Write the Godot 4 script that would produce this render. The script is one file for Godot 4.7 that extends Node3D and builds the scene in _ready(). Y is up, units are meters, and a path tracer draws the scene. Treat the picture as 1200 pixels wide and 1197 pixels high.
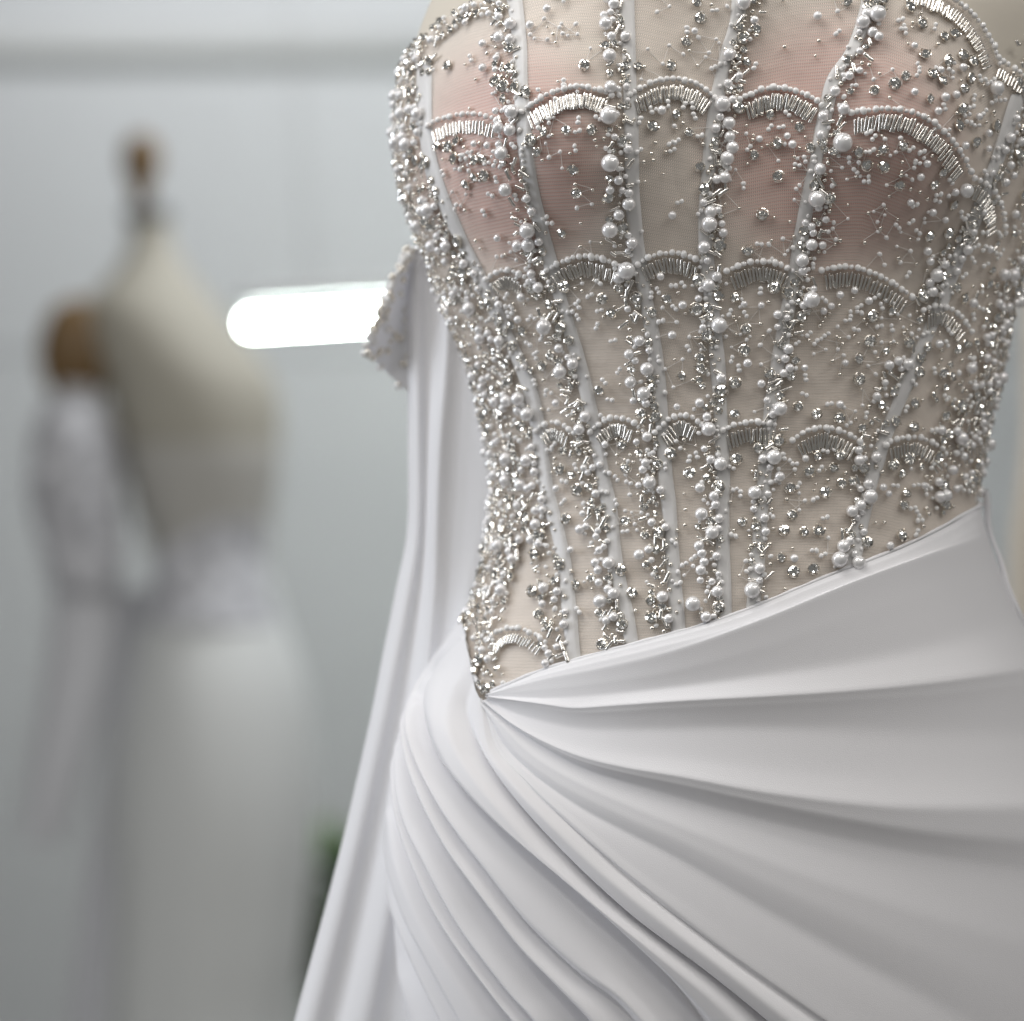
extends Node3D
# A beaded wedding bodice and draped skirt on a dress form, close up; a second dressed form, a tube light, a plant and a wall stand far behind.
# Working units: one unit is 0.4 mm; x to the right from 600, y downwards from 598.5, z towards the viewer from the middle of the form.

const K := 0.0004
const EYE := 1.30
const DQ := 3250.0
const CY := 1.25
const YLO := -900
const YHI := 2400

var rng := RandomNumberGenerator.new()
var tabL := PackedFloat32Array()
var tabR := PackedFloat32Array()
var tabB := PackedFloat32Array()
var names := {}
var M := {}

func _ready():
	rng.seed = 77123
	camera_and_light()
	tables()
	materials()
	setting()
	background_things()
	dress_form()
	wedding_dress()

# ------------------------------------------------------------------ camera, light
func camera_and_light():
	var cam := Camera3D.new()
	cam.name = "camera"
	var at := CameraAttributesPhysical.new()
	at.frustum_focal_length = 65.16
	at.frustum_focus_distance = 1.21
	at.frustum_near = 0.05
	at.frustum_far = 60.0
	at.exposure_aperture = 2.5
	at.auto_exposure_enabled = false
	cam.attributes = at
	cam.near = 0.05
	cam.far = 60.0
	cam.fov = 20.88
	cam.position = Vector3(0, CY, EYE)
	add_child(cam)
	cam.current = true
	var we := WorldEnvironment.new()
	we.name = "surroundings"
	var e := Environment.new()
	e.background_mode = Environment.BG_COLOR
	e.background_color = Color(0.132, 0.131, 0.129).linear_to_srgb()
	e.background_energy_multiplier = 1.0
	e.tonemap_mode = Environment.TONE_MAPPER_LINEAR
	e.tonemap_exposure = 1.04
	e.sdfgi_enabled = true
	e.ssao_enabled = true
	e.ssil_enabled = true
	we.environment = e
	add_child(we)
	# ceiling tubes over the fitting room, and the broad daylight side on the left
	for q in [[-0.95, 0.85, 0.72], [-0.5, 0.35, 0.82], [-1.7, 1.5, 0.24], [-0.2, 1.9, 0.12], [0.7, 0.9, 0.52], [1.6, 0.5, 0.55], [1.5, 1.9, 0.5], [0.3, 2.9, 0.15], [-1.3, 2.9, 0.14]]:
		area("ceiling_lamp", Vector3(q[0], 2.7, q[1]), Vector3(q[0] * 0.3, CY - 0.05, 0.05), Vector2(1.2, 0.13), q[2], Color(1.0, 0.988, 0.972))
	area("window_light", Vector3(-1.9, 1.75, 0.15), Vector3(-0.02, CY, 1.1), Vector2(0.9, 1.2), 2.15, Color(0.95, 0.97, 1.0))
	area("ceiling_lamp", Vector3(-0.45, 3.1, -4.0), Vector3(-0.45, 1.9, -5.1), Vector2(1.9, 0.4), 1.85, Color(0.98, 0.99, 1.0))
	area("ceiling_lamp", Vector3(0.5, 2.95, -2.2), Vector3(-0.9, 1.1, -2.6), Vector2(0.3, 1.2), 2.9, Color(0.98, 0.99, 1.0))

func area(called: String, p: Vector3, target: Vector3, size: Vector2, energy: float, c: Color):
	var l := AreaLight3D.new()
	l.name = numbered(called)
	l.area_size = size
	l.light_energy = energy
	l.light_color = c
	l.shadow_enabled = true
	l.set("area_range", 14.0)
	l.set("area_attenuation", 2.0)
	add_child(l)
	l.look_at_from_position(p, target, Vector3(0, 0, -1) if absf((target - p).normalized().y) > 0.95 else Vector3.UP)

# ------------------------------------------------------------------ naming
func numbered(called: String) -> String:
	var n: int = names.get(called, 0)
	names[called] = n + 1
	return called if n == 0 else "%s_%03d" % [called, n]

func thing(called: String, label: String, category: String, at := Vector3.ZERO, group := "") -> Node3D:
	var o := Node3D.new()
	o.name = numbered(called)
	o.position = at
	add_child(o)
	o.set_meta("label", label)
	o.set_meta("category", category)
	if group:
		o.set_meta("group", group)
	return o

func part(called: String, mesh: Mesh, mat: Material, parent: Node3D, stuff := false, label := "") -> MeshInstance3D:
	var o := MeshInstance3D.new()
	o.name = called
	o.mesh = mesh
	if mat:
		o.material_override = mat
	parent.add_child(o, true)
	if stuff:
		o.set_meta("kind", "stuff")
	if label:
		o.set_meta("label", label)
	return o

func structure(called: String, mesh: Mesh, mat: Material, at := Vector3.ZERO, label := "") -> MeshInstance3D:
	var o := part(numbered(called), mesh, mat, self)
	o.position = at
	o.set_meta("kind", "structure")
	if label:
		o.set_meta("label", label)
	return o

# ------------------------------------------------------------------ curves and tables
func cat(a: float, b: float, c: float, d: float, t: float) -> float:
	return 0.5 * (2.0 * b + (c - a) * t + (2.0 * a - 5.0 * b + 4.0 * c - d) * t * t + (3.0 * b - a - 3.0 * c + d) * t * t * t)

func lut(pts: Array) -> PackedFloat32Array:
	# a smooth table over y from [y, value] pairs
	var out := PackedFloat32Array()
	out.resize(YHI - YLO)
	var i := 0
	for k in YHI - YLO:
		var y := float(k + YLO)
		while i < pts.size() - 2 and y > pts[i + 1][0]:
			i += 1
		var a = pts[maxi(i - 1, 0)]
		var b = pts[i]
		var c = pts[i + 1]
		var d = pts[mini(i + 2, pts.size() - 1)]
		var t := clampf((y - b[0]) / (c[0] - b[0]), 0.0, 1.0)
		var mb: float = (c[1] - a[1]) / maxf(c[0] - a[0], 1.0)
		var mc: float = (d[1] - b[1]) / maxf(d[0] - b[0], 1.0)
		var h: float = c[0] - b[0]
		var t2 := t * t
		var t3 := t2 * t
		out[k] = (2 * t3 - 3 * t2 + 1) * b[1] + (t3 - 2 * t2 + t) * h * mb + (3 * t2 - 2 * t3) * c[1] + (t3 - t2) * h * mc
	return out

func look(tab: PackedFloat32Array, y: float) -> float:
	var f := clampf(y - YLO, 0.0, YHI - YLO - 2.0)
	var i := int(f)
	return lerpf(tab[i], tab[i + 1], f - i)

func tables():
	tabL = lut([[-900, 690], [-520, 680], [-400, 560], [-250, 500], [-100, 494], [0, 492], [60, 478], [100, 469], [150, 465], [200, 467], [250, 479], [300, 500], [350, 517], [400, 538], [450, 556], [500, 569], [560, 578], [600, 577], [650, 570], [700, 556], [745, 535], [780, 519], [805, 507], [840, 497], [900, 484], [950, 477], [1016, 474], [1070, 476], [1125, 481], [1197, 490], [1400, 510], [2400, 540]])
	tabR = lut([[-900, 1010], [-520, 1020], [-400, 1140], [-250, 1215], [-100, 1235], [0, 1248], [60, 1250], [100, 1247], [150, 1240], [200, 1226], [250, 1212], [300, 1200], [350, 1188], [400, 1177], [450, 1168], [500, 1156], [550, 1147], [600, 1146], [650, 1159], [700, 1177], [750, 1197], [850, 1232], [950, 1262], [1100, 1290], [1200, 1300], [1400, 1300], [2400, 1290]])
	tabB = lut([[-900, 110], [-520, 120], [-400, 150], [-250, 185], [-100, 200], [0, 208], [120, 215], [250, 212], [350, 200], [450, 190], [560, 186], [650, 195], [750, 210], [850, 222], [950, 232], [1100, 238], [1300, 236], [2400, 225]])

func bump(x: float, y: float) -> float:
	var s := 0.0
	for c in [[648.0, 185.0], [1042.0, 190.0]]:
		var dx: float = (x - c[0]) / 112.0
		var dy: float = y - c[1]
		dy /= 150.0 if dy < 0.0 else 92.0
		s += 62.0 * exp(-(dx * dx + dy * dy))
	return s

func body(th: float, y: float, off := 0.0) -> Vector3:
	# a point of the form in working units, pushed out by off
	var l := look(tabL, y)
	var r := look(tabR, y)
	var a := (r - l) * 0.5 + off
	var b := look(tabB, y) + off
	var s := sin(th)
	var x := (l + r) * 0.5 + a * cos(th)
	var z := b * s
	if s > 0.0:
		z += bump(x, y) * smoothstep(0.0, 0.75, s)
	return Vector3(x, y, z)

func W(v: Vector3) -> Vector3:
	return Vector3((v.x - 600.0) * K, CY + (598.5 - v.y) * K, v.z * K)

func chart(px: float, py: float) -> Vector2:
	# (angle round the form, height) of what a drawing of the front shows at px, py
	var z := 180.0
	var th := 1.5
	var y := py
	for i in 5:
		var f := (DQ - z) / DQ
		var x := 600.0 + (px - 600.0) * f
		y = 598.5 + (py - 598.5) * f
		var l := look(tabL, y)
		var r := look(tabR, y)
		var u := (x - (l + r) * 0.5) / ((r - l) * 0.5)
		if u > 1.0:
			th = -(u - 1.0) * 2.5
		elif u < -1.0:
			th = PI + (-1.0 - u) * 2.5
		else:
			th = acos(u)
		z = lerpf(z, body(th, y).z, 0.8)
	return Vector2(th, y)

func frame_at(c: Vector2, off := 0.0) -> Transform3D:
	# place in the world on the form: z axis outwards, y axis up the cloth
	var p := W(body(c.x, c.y, off))
	var du := W(body(c.x + 0.01, c.y, off)) - W(body(c.x - 0.01, c.y, off))
	var dv := W(body(c.x, c.y - 3.0, off)) - W(body(c.x, c.y + 3.0, off))
	var n := dv.cross(du).normalized()
	if n.dot(Vector3(cos(c.x), 0, sin(c.x))) < 0.0:
		n = -n
	var up := (dv - n * dv.dot(n)).normalized()
	return Transform3D(Basis(up.cross(n), up, n), p)

func spline(pts: Array, n: int) -> PackedVector2Array:
	# n + 1 points evenly along a smooth curve through [x, y] pairs
	var fine := PackedVector2Array()
	for i in pts.size() - 1:
		var a = pts[maxi(i - 1, 0)]
		var b = pts[i]
		var c = pts[i + 1]
		var d = pts[mini(i + 2, pts.size() - 1)]
		for k in 12:
			var t := k / 12.0
			fine.append(Vector2(cat(a[0], b[0], c[0], d[0], t), cat(a[1], b[1], c[1], d[1], t)))
	fine.append(Vector2(pts[-1][0], pts[-1][1]))
	return even(fine, n)

func even(fine: PackedVector2Array, n: int) -> PackedVector2Array:
	var s := PackedFloat32Array([0.0])
	for i in range(1, fine.size()):
		s.append(s[i - 1] + fine[i].distance_to(fine[i - 1]))
	var out := PackedVector2Array()
	var j := 0
	for k in n + 1:
		var d := s[-1] * k / n
		while j < fine.size() - 2 and s[j + 1] < d:
			j += 1
		out.append(fine[j].lerp(fine[j + 1], clampf((d - s[j]) / maxf(s[j + 1] - s[j], 1e-6), 0.0, 1.0)))
	return out

# ------------------------------------------------------------------ mesh helpers
func grid(p: PackedVector3Array, rows: int, cols: int, out_from: Vector3, use_out := true, uv_scale := Vector2.ONE, colors := PackedColorArray()) -> ArrayMesh:
	# a smooth sheet of rows x cols points; normals turned away from out_from (or kept, where use_out is off)
	var nrm := PackedVector3Array()
	var uv := PackedVector2Array()
	nrm.resize(p.size())
	uv.resize(p.size())
	var flip := 0.0
	for i in rows:
		for j in cols:
			var k := i * cols + j
			var du := p[i * cols + mini(j + 1, cols - 1)] - p[i * cols + maxi(j - 1, 0)]
			var dv := p[mini(i + 1, rows - 1) * cols + j] - p[maxi(i - 1, 0) * cols + j]
			var n := du.cross(dv)
			if n.length_squared() < 1e-20:
				n = Vector3(0, 0, 1e-6)
			n = n.normalized()
			nrm[k] = n
			uv[k] = Vector2(float(j) / (cols - 1), float(i) / (rows - 1)) * uv_scale
			flip += n.dot((p[k] - out_from) if use_out else Vector3.BACK)
	var idx := PackedInt32Array()
	var turn := flip < 0.0
	if turn:
		for k in nrm.size():
			nrm[k] = -nrm[k]
	for i in rows - 1:
		for j in cols - 1:
			var a := i * cols + j
			if turn:
				idx.append_array([a, a + 1, a + cols, a + 1, a + cols + 1, a + cols])
			else:
				idx.append_array([a, a + cols, a + 1, a + 1, a + cols, a + cols + 1])
	return arrays(p, nrm, idx, uv, colors)

func arrays(p: PackedVector3Array, n: PackedVector3Array, idx: PackedInt32Array, uv := PackedVector2Array(), colors := PackedColorArray()) -> ArrayMesh:
	var a := []
	a.resize(Mesh.ARRAY_MAX)
	a[Mesh.ARRAY_VERTEX] = p
	a[Mesh.ARRAY_NORMAL] = n
	a[Mesh.ARRAY_INDEX] = idx
	if uv.size():
		a[Mesh.ARRAY_TEX_UV] = uv
	if colors.size():
		a[Mesh.ARRAY_COLOR] = colors
	var m := ArrayMesh.new()
	m.add_surface_from_arrays(Mesh.PRIMITIVE_TRIANGLES, a)
	return m

func lathe(profile: Array, seg := 24, squash := 1.0) -> ArrayMesh:
	# profile of [radius, y] upwards, turned about y
	var p := PackedVector3Array()
	for q in profile:
		for j in seg + 1:
			var t := TAU * j / seg
			p.append(Vector3(q[0] * cos(t), q[1], q[0] * sin(t) * squash))
	var mid: float = (profile[0][1] + profile[-1][1]) * 0.5
	return grid(p, profile.size(), seg + 1, Vector3(0, mid, 0))

func tube(path: PackedVector3Array, radius: PackedFloat32Array, seg := 8) -> ArrayMesh:
	var p := PackedVector3Array()
	var nn := PackedVector3Array()
	var uv := PackedVector2Array()
	var idx := PackedInt32Array()
	for i in path.size():
		var t := (path[mini(i + 1, path.size() - 1)] - path[maxi(i - 1, 0)]).normalized()
		var a := t.cross(Vector3(0.31, 0.2, 0.93)).normalized()
		var b := t.cross(a)
		for j in seg + 1:
			var q := a * cos(TAU * j / seg) + b * sin(TAU * j / seg)
			p.append(path[i] + q * radius[i])
			nn.append(q)
			uv.append(Vector2(float(j) / seg, float(i) / path.size()))
	var c := seg + 1
	for i in path.size() - 1:
		for j in seg:
			var k := i * c + j
			idx.append_array([k, k + c, k + 1, k + 1, k + c, k + c + 1])
	return arrays(p, nn, idx, uv)

func flat_tris(st: SurfaceTool, tris: Array):
	# triangles wound outwards as seen from the origin below them
	for t in tris:
		var a: Vector3 = t[0]
		var b: Vector3 = t[1]
		var c: Vector3 = t[2]
		var n := (b - a).cross(c - a).normalized()
		if n.dot((a + b + c) / 3.0 - Vector3(0, 0, -0.6)) < 0.0:
			n = -n
			var s := b
			b = c
			c = s
		for v in [a, c, b]:
			st.set_normal(n)
			st.add_vertex(v)

func rounded_box(size: Vector3, r: float) -> ArrayMesh:
	# a box with chamfered edges
	var st := SurfaceTool.new()
	st.begin(Mesh.PRIMITIVE_TRIANGLES)
	var h := size * 0.5
	var pts := []
	for sx in [-1, 1]:
		for sy in [-1, 1]:
			for sz in [-1, 1]:
				pts.append([Vector3(sx * h.x, sy * (h.y - r), sz * (h.z - r)), Vector3(sx * (h.x - r), sy * h.y, sz * (h.z - r)), Vector3(sx * (h.x - r), sy * (h.y - r), sz * h.z)])
	var add := func(q: Array):
		var c := Vector3.ZERO
		for v in q:
			c += v
		for k in range(1, q.size() - 1):
			var a: Vector3 = q[0]
			var b: Vector3 = q[k]
			var d: Vector3 = q[k + 1]
			if (b - a).cross(d - a).dot(c) > 0.0:
				var s := b
				b = d
				d = s
			for v in [a, b, d]:
				st.add_vertex(v)
	for f in [[0, 1, 3, 2, 0], [4, 5, 7, 6, 0], [0, 1, 5, 4, 1], [2, 3, 7, 6, 1], [0, 2, 6, 4, 2], [1, 3, 7, 5, 2]]:
		add.call([pts[f[0]][f[4]], pts[f[1]][f[4]], pts[f[2]][f[4]], pts[f[3]][f[4]]])
	for e in [[0, 1, 0, 1], [2, 3, 0, 1], [4, 5, 0, 1], [6, 7, 0, 1], [0, 2, 0, 2], [1, 3, 0, 2], [4, 6, 0, 2], [5, 7, 0, 2], [0, 4, 1, 2], [1, 5, 1, 2], [2, 6, 1, 2], [3, 7, 1, 2]]:
		add.call([pts[e[0]][e[2]], pts[e[1]][e[2]], pts[e[1]][e[3]], pts[e[0]][e[3]]])
	for v in 8:
		add.call([pts[v][0], pts[v][1], pts[v][2]])
	st.generate_normals()
	return st.commit()

# ------------------------------------------------------------------ materials
func mat(c: Color, rough: float, metal := 0.0) -> StandardMaterial3D:
	var m := StandardMaterial3D.new()
	m.albedo_color = c.linear_to_srgb()
	m.roughness = rough
	m.metallic = metal
	return m

func noise_tex(freq: float, octaves: int, seed_: int, normal := false, strength := 4.0, size := 512) -> NoiseTexture2D:
	var n := FastNoiseLite.new()
	n.seed = seed_
	n.frequency = freq
	n.noise_type = FastNoiseLite.TYPE_SIMPLEX_SMOOTH
	n.fractal_octaves = octaves
	var t := NoiseTexture2D.new()
	t.width = size
	t.height = size
	t.seamless = true
	t.noise = n
	t.as_normal_map = normal
	t.bump_strength = strength
	return t

func weave_tex() -> ImageTexture:
	# fine tulle net: rows of threads with small hexagonal holes, the threads opaque and the holes half open
	var n := 256
	var im := Image.create(n, n, false, Image.FORMAT_RGBA8)
	var r := RandomNumberGenerator.new()
	r.seed = 5
	var row_tone := []
	for i in 64:
		row_tone.append(r.randf_range(-0.02, 0.02))
	for y in n:
		for x in n:
			# every other row of the net lies a little closer
			var cell := 8.0
			var row := int(y / cell)
			var fx := fposmod(x + (4.0 if row % 2 else 0.0), cell) / cell
			var fy := fposmod(float(y), cell) / cell
			var d := Vector2((fx - 0.5) * 1.0, (fy - 0.5) * 1.25).length()
			var open := smoothstep(0.42, 0.26, d)
			var v: float = 0.96 + row_tone[row % 64] + (0.035 if row % 2 else -0.035)
			im.set_pixel(x, y, Color(v, v, v, clampf(lerpf(0.52, 0.08, open) + (0.09 if row % 2 else -0.09), 0.0, 1.0)))
	im.generate_mipmaps()
	return ImageTexture.create_from_image(im)

func materials():
	var satin := mat(Color(0.825, 0.82, 0.84), 0.56)
	satin.rim_enabled = true
	satin.rim = 0.35
	satin.rim_tint = 0.4
	satin.metallic_specular = 0.36
	satin.heightmap_enabled = true
	satin.heightmap_texture = noise_tex(0.17, 3, 11)
	satin.heightmap_scale = 0.009
	satin.uv1_triplanar = true
	satin.uv1_scale = Vector3(22, 22, 22)
	M.satin = satin
	var chiffon := satin.duplicate()
	chiffon.albedo_color = Color(0.86, 0.86, 0.88).linear_to_srgb()
	chiffon.backlight_enabled = true
	chiffon.backlight = Color(0.5, 0.5, 0.52)
	M.chiffon = chiffon
	var tape := mat(Color(0.71, 0.70, 0.69), 0.4)
	tape.rim_enabled = true
	tape.rim = 0.3
	tape.heightmap_enabled = true
	tape.heightmap_texture = noise_tex(0.03, 2, 12)
	tape.heightmap_scale = 0.006
	tape.uv1_triplanar = true
	tape.uv1_scale = Vector3(30, 30, 30)
	M.tape = tape
	var tulle := mat(Color(0.87, 0.81, 0.745), 0.6)
	tulle.albedo_texture = weave_tex()
	tulle.transparency = BaseMaterial3D.TRANSPARENCY_ALPHA
	tulle.rim_enabled = true
	tulle.rim = 0.3
	tulle.roughness = 0.55
	M.tulle = tulle
	var lining := mat(Color(0.60, 0.525, 0.45), 0.6)
	lining.vertex_color_use_as_albedo = true
	lining.albedo_color = Color.WHITE
	lining.heightmap_enabled = true
	lining.heightmap_texture = noise_tex(0.02, 4, 13)
	lining.heightmap_scale = 0.05
	lining.uv1_triplanar = true
	lining.uv1_scale = Vector3(12, 12, 12)
	M.lining = lining
	var jersey := mat(Color(0.62, 0.57, 0.49), 0.8)
	jersey.heightmap_enabled = true
	jersey.heightmap_texture = noise_tex(0.3, 2, 14)
	jersey.heightmap_scale = 0.02
	jersey.uv1_triplanar = true
	jersey.uv1_scale = Vector3(20, 20, 20)
	M.jersey = jersey
	var pearl := mat(Color(0.93, 0.92, 0.92), 0.16)
	pearl.clearcoat_enabled = true
	pearl.clearcoat = 1.0
	pearl.clearcoat_roughness = 0.05
	pearl.metallic = 0.28
	pearl.rim_enabled = true
	pearl.rim = 0.3
	M.pearl = pearl
	var seed_pearl := mat(Color(0.93, 0.92, 0.91), 0.2)
	seed_pearl.clearcoat_enabled = true
	seed_pearl.clearcoat = 0.6
	seed_pearl.clearcoat_roughness = 0.1
	M.seed_pearl = seed_pearl
	M.stone = mat(Color(0.97, 0.965, 0.94), 0.04, 1.0)
	M.silver = mat(Color(0.86, 0.82, 0.75), 0.2, 1.0)
	M.bugle = mat(Color(0.92, 0.89, 0.84), 0.2, 1.0)
	var thread := mat(Color(0.88, 0.85, 0.82), 0.35)
	thread.transparency = BaseMaterial3D.TRANSPARENCY_ALPHA
	thread.albedo_color.a = 0.8
	M.thread = thread
	M.wood = mat(Color(0.19, 0.115, 0.045), 0.45)
	var wall := mat(Color(0.565, 0.575, 0.585), 0.4)
	wall.heightmap_enabled = true
	wall.heightmap_texture = noise_tex(0.05, 4, 15)
	wall.heightmap_scale = 0.1
	wall.uv1_triplanar = true
	M.wall = wall
	M.rail = mat(Color(0.515, 0.52, 0.515), 0.5)
	M.floor = mat(Color(0.32, 0.31, 0.30), 0.5)
	M.metal = mat(Color(0.55, 0.55, 0.55), 0.3, 1.0)
	M.lamp_white = mat(Color(0.75, 0.76, 0.76), 0.4)
	var glow := mat(Color(0.9, 0.9, 0.9), 0.4)
	glow.emission_enabled = true
	glow.emission = Color(0.95, 1.0, 0.97)
	glow.emission_energy_multiplier = 75.0
	M.glow = glow
	var leaf := mat(Color(0.14, 0.21, 0.11), 0.5)
	leaf.backlight_enabled = true
	leaf.backlight = Color(0.15, 0.3, 0.08)
	M.leaf = leaf
	M.pot = mat(Color(0.5, 0.47, 0.43), 0.6)
	M.far_satin = mat(Color(0.74, 0.76, 0.75), 0.5)
	M.far_lace = mat(Color(0.70, 0.71, 0.74), 0.55)
	var mottle := noise_tex(0.012, 2, 21)
	var rampg := Gradient.new()
	rampg.set_color(0, Color(0.72, 0.72, 0.73))
	rampg.set_color(1, Color(0.95, 0.95, 0.96))
	rampg.set_offset(0, 0.3)
	rampg.set_offset(1, 0.62)
	mottle.color_ramp = rampg
	var lace := mat(Color(0.82, 0.83, 0.85), 0.6)
	lace.albedo_texture = mottle
	lace.uv1_triplanar = true
	lace.uv1_scale = Vector3(4, 4, 4)
	M.mottled_lace = lace
	M.far_sheer = mat(Color(0.52, 0.51, 0.475), 0.6)
	M.far_body = mat(Color(0.46, 0.44, 0.375), 0.75)
	M.dark_cap = mat(Color(0.16, 0.165, 0.17), 0.5)

# ------------------------------------------------------------------ setting
func box(size: Vector3) -> BoxMesh:
	var b := BoxMesh.new()
	b.size = size
	return b

func setting():
	structure("wall", box(Vector3(7, 3.4, 0.12)), M.wall, Vector3(0, 1.7, -5.1 - 0.06))
	structure("floor", box(Vector3(7, 0.1, 8)), M.floor, Vector3(0, -0.05, -1.5))
	var r := structure("picture_rail", rounded_box(Vector3(3.6, 0.075, 0.03), 0.008), M.rail, Vector3(-1.7, 2.325, -5.075))
	r.set_meta("label", "dark grey rail running along the upper wall")
	structure("wall_moulding", rounded_box(Vector3(7, 0.014, 0.008), 0.003), M.wall, Vector3(0, 1.62, -5.096))

# ------------------------------------------------------------------ things far behind
func far_at(px: float, py: float, depth: float) -> Vector3:
	var s := depth / EYE * K
	return Vector3((px - 600.0) * s, CY + (598.5 - py) * s, EYE - depth)

func stack(rows: Array, depth: float, squash: float, seg := 40, folds := 0, fold := 0.0) -> ArrayMesh:
	# a body from rows of [left, right, height] as drawn, at that depth
	var p := PackedVector3Array()
	var n := 6
	var c0 := Vector3.ZERO
	var count := 0
	for i in rows.size() - 1:
		var a = rows[maxi(i - 1, 0)]
		var b = rows[i]
		var c = rows[i + 1]
		var d = rows[mini(i + 2, rows.size() - 1)]
		for k in n + (1 if i == rows.size() - 2 else 0):
			var t := float(k) / n
			var l := far_at(cat(a[0], b[0], c[0], d[0], t), cat(a[2], b[2], c[2], d[2], t), depth)
			var r := far_at(cat(a[1], b[1], c[1], d[1], t), cat(a[2], b[2], c[2], d[2], t), depth)
			var mid := (l + r) * 0.5
			var w := (r.x - l.x) * 0.5
			c0 += mid
			count += 1
			var share := smoothstep(0.25, 1.0, (i + t) / (rows.size() - 1.0))
			for j in seg + 1:
				var th := TAU * j / seg
				var rr := 1.0 + fold * share * sin(th * folds)
				p.append(mid + Vector3(cos(th) * w * rr, 0, sin(th) * w * squash * rr))
	var nr := p.size() / (seg + 1)
	return grid(p, nr, seg + 1, c0 / count)

func ellipsoid(c: Vector3, r: Vector3, parent: Node3D, called: String, m: Material) -> MeshInstance3D:
	var s := SphereMesh.new()
	s.radius = 1.0
	s.height = 2.0
	s.radial_segments = 24
	s.rings = 12
	var o := part(called, s, m, parent)
	o.transform = Transform3D(Basis.from_scale(r), c)
	return o

func background_things():
	var d := 3.6
	var form := thing("dress_form", "blurred cream dress form far behind with brown wooden neck knob and arm cap", "dress form")
	part("torso", stack([[152, 196, 252], [150, 204, 290], [128, 228, 326], [98, 258, 362], [104, 296, 408], [124, 326, 460], [142, 328, 540], [160, 316, 600], [182, 310, 655], [172, 324, 710], [152, 356, 800], [146, 366, 880], [166, 348, 960]], d, 1.15), M.far_body, form)
	ellipsoid(far_at(173, 252, d), Vector3(0.032, 0.017, 0.034), form, "neck_cap", M.dark_cap)
	var knob_at := far_at(165, 240, d)
	var knob := part("neck_knob", lathe([[0.012, 0.0], [0.013, 0.02], [0.018, 0.03], [0.024, 0.045], [0.026, 0.062], [0.022, 0.08], [0.012, 0.09], [0.001, 0.093]], 20), M.wood, form)
	knob.position = knob_at
	ellipsoid(far_at(97, 416, d) + Vector3(0, 0, 0.05), Vector3(0.050, 0.070, 0.034), form, "arm_cap", M.wood)
	ellipsoid(far_at(93, 370, d) + Vector3(0, 0, 0.035), Vector3(0.034, 0.016, 0.03), form, "shoulder_pad", M.jersey)
	pole_stand(form, far_at(255, 598.5, d).x, EYE - d, 0.85)
	var gown := thing("wedding_dress", "blurred white sheath wedding dress with long lace sleeve on the far dress form", "wedding dress")
	part("skirt", stack([[180, 318, 676], [170, 328, 716], [150, 358, 800], [136, 370, 890], [130, 370, 980], [128, 358, 1100], [122, 346, 1240], [104, 372, 1500], [70, 410, 1680]], d - 0.012, 1.15, 64, 9, 0.035), M.far_satin, gown)
	part("bodice", stack([[136, 328, 522], [142, 328, 545], [158, 320, 600], [178, 314, 655], [176, 322, 700]], d - 0.008, 1.17), M.far_sheer, gown)
	var sl := PackedVector3Array()
	var rad := PackedFloat32Array()
	for q in [[92, 452, 20], [86, 520, 44], [92, 580, 46], [104, 660, 40], [98, 760, 40], [78, 860, 36], [60, 940, 30], [48, 985, 22]]:
		sl.append(far_at(q[0], q[1], d - 0.06))
		rad.append(q[2] * K * d / EYE)
	part("sleeve", tube(sl, rad, 24), M.far_lace, gown)
	part("lace_cuff", stack([[52, 120, 470], [36, 140, 520], [34, 142, 580], [48, 148, 640], [60, 140, 690]], d - 0.09, 0.8), M.mottled_lace, gown)
	part("lace_waist", stack([[176, 316, 610], [180, 312, 655], [174, 322, 700], [166, 332, 730]], d - 0.016, 1.19), M.mottled_lace, gown)
	var panel := PackedVector3Array()
	for i in 14:
		for j in 12:
			var t := i / 13.0
			var u := j / 11.0
			var q := far_at(lerpf(lerpf(140, 52, t), lerpf(168, 136, t), u), lerpf(690, 1420, t), d - 0.05)
			q.z += 0.014 * sin(u * 11.0 + t * 2.0)
			panel.append(q)
	part("cape_panel", grid(panel, 14, 12, Vector3.ZERO, false), M.far_lace, gown)

	# the tube lamp that hangs in the far half of the room
	var a := far_at(284, 354, 5.0)
	var b := far_at(282, 354, 5.0) + Vector3(1.24, 0.0, 0.0)
	var lamp := thing("tube_light", "glowing white tube lamp hanging across the wall, left of the beaded bodice", "lamp")
	var mid := (a + b) * 0.5
	lamp.position = mid
	lamp.rotation = Vector3(0, deg_to_rad(16.0), deg_to_rad(4.6))
	var cyl := CapsuleMesh.new()
	cyl.radius = 0.008
	cyl.height = 1.24
	var tb := part("tube", cyl, M.glow, lamp)
	tb.rotation.z = PI / 2
	var hb := part("housing", rounded_box(Vector3(1.26, 0.03, 0.07), 0.006), M.lamp_white, lamp)
	hb.position = Vector3(0, 0.037, 0)
	for s in [-1, 1]:
		var rod := CylinderMesh.new()
		rod.top_radius = 0.002
		rod.bottom_radius = 0.002
		rod.height = 1.5
		var ro := part("hanging_wire", rod, M.metal, lamp)
		ro.position = Vector3(s * 0.5, 0.8, 0)
	var l := AreaLight3D.new()
	l.name = "tube_glow"
	l.area_size = Vector2(1.2, 0.04)
	l.light_energy = 0.12
	l.light_color = Color(0.95, 1.0, 0.97)
	l.shadow_enabled = true
	lamp.add_child(l)
	l.position = Vector3(0, -0.025, 0.02)
	l.rotation.x = deg_to_rad(-70)

	# a leafy plant low behind the train
	var at := far_at(392, 1075, 4.6)
	at.y = 0.0
	var plant := thing("potted_plant", "green leafy pot plant, blurred, low between the two dresses", "plant", at)
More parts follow.
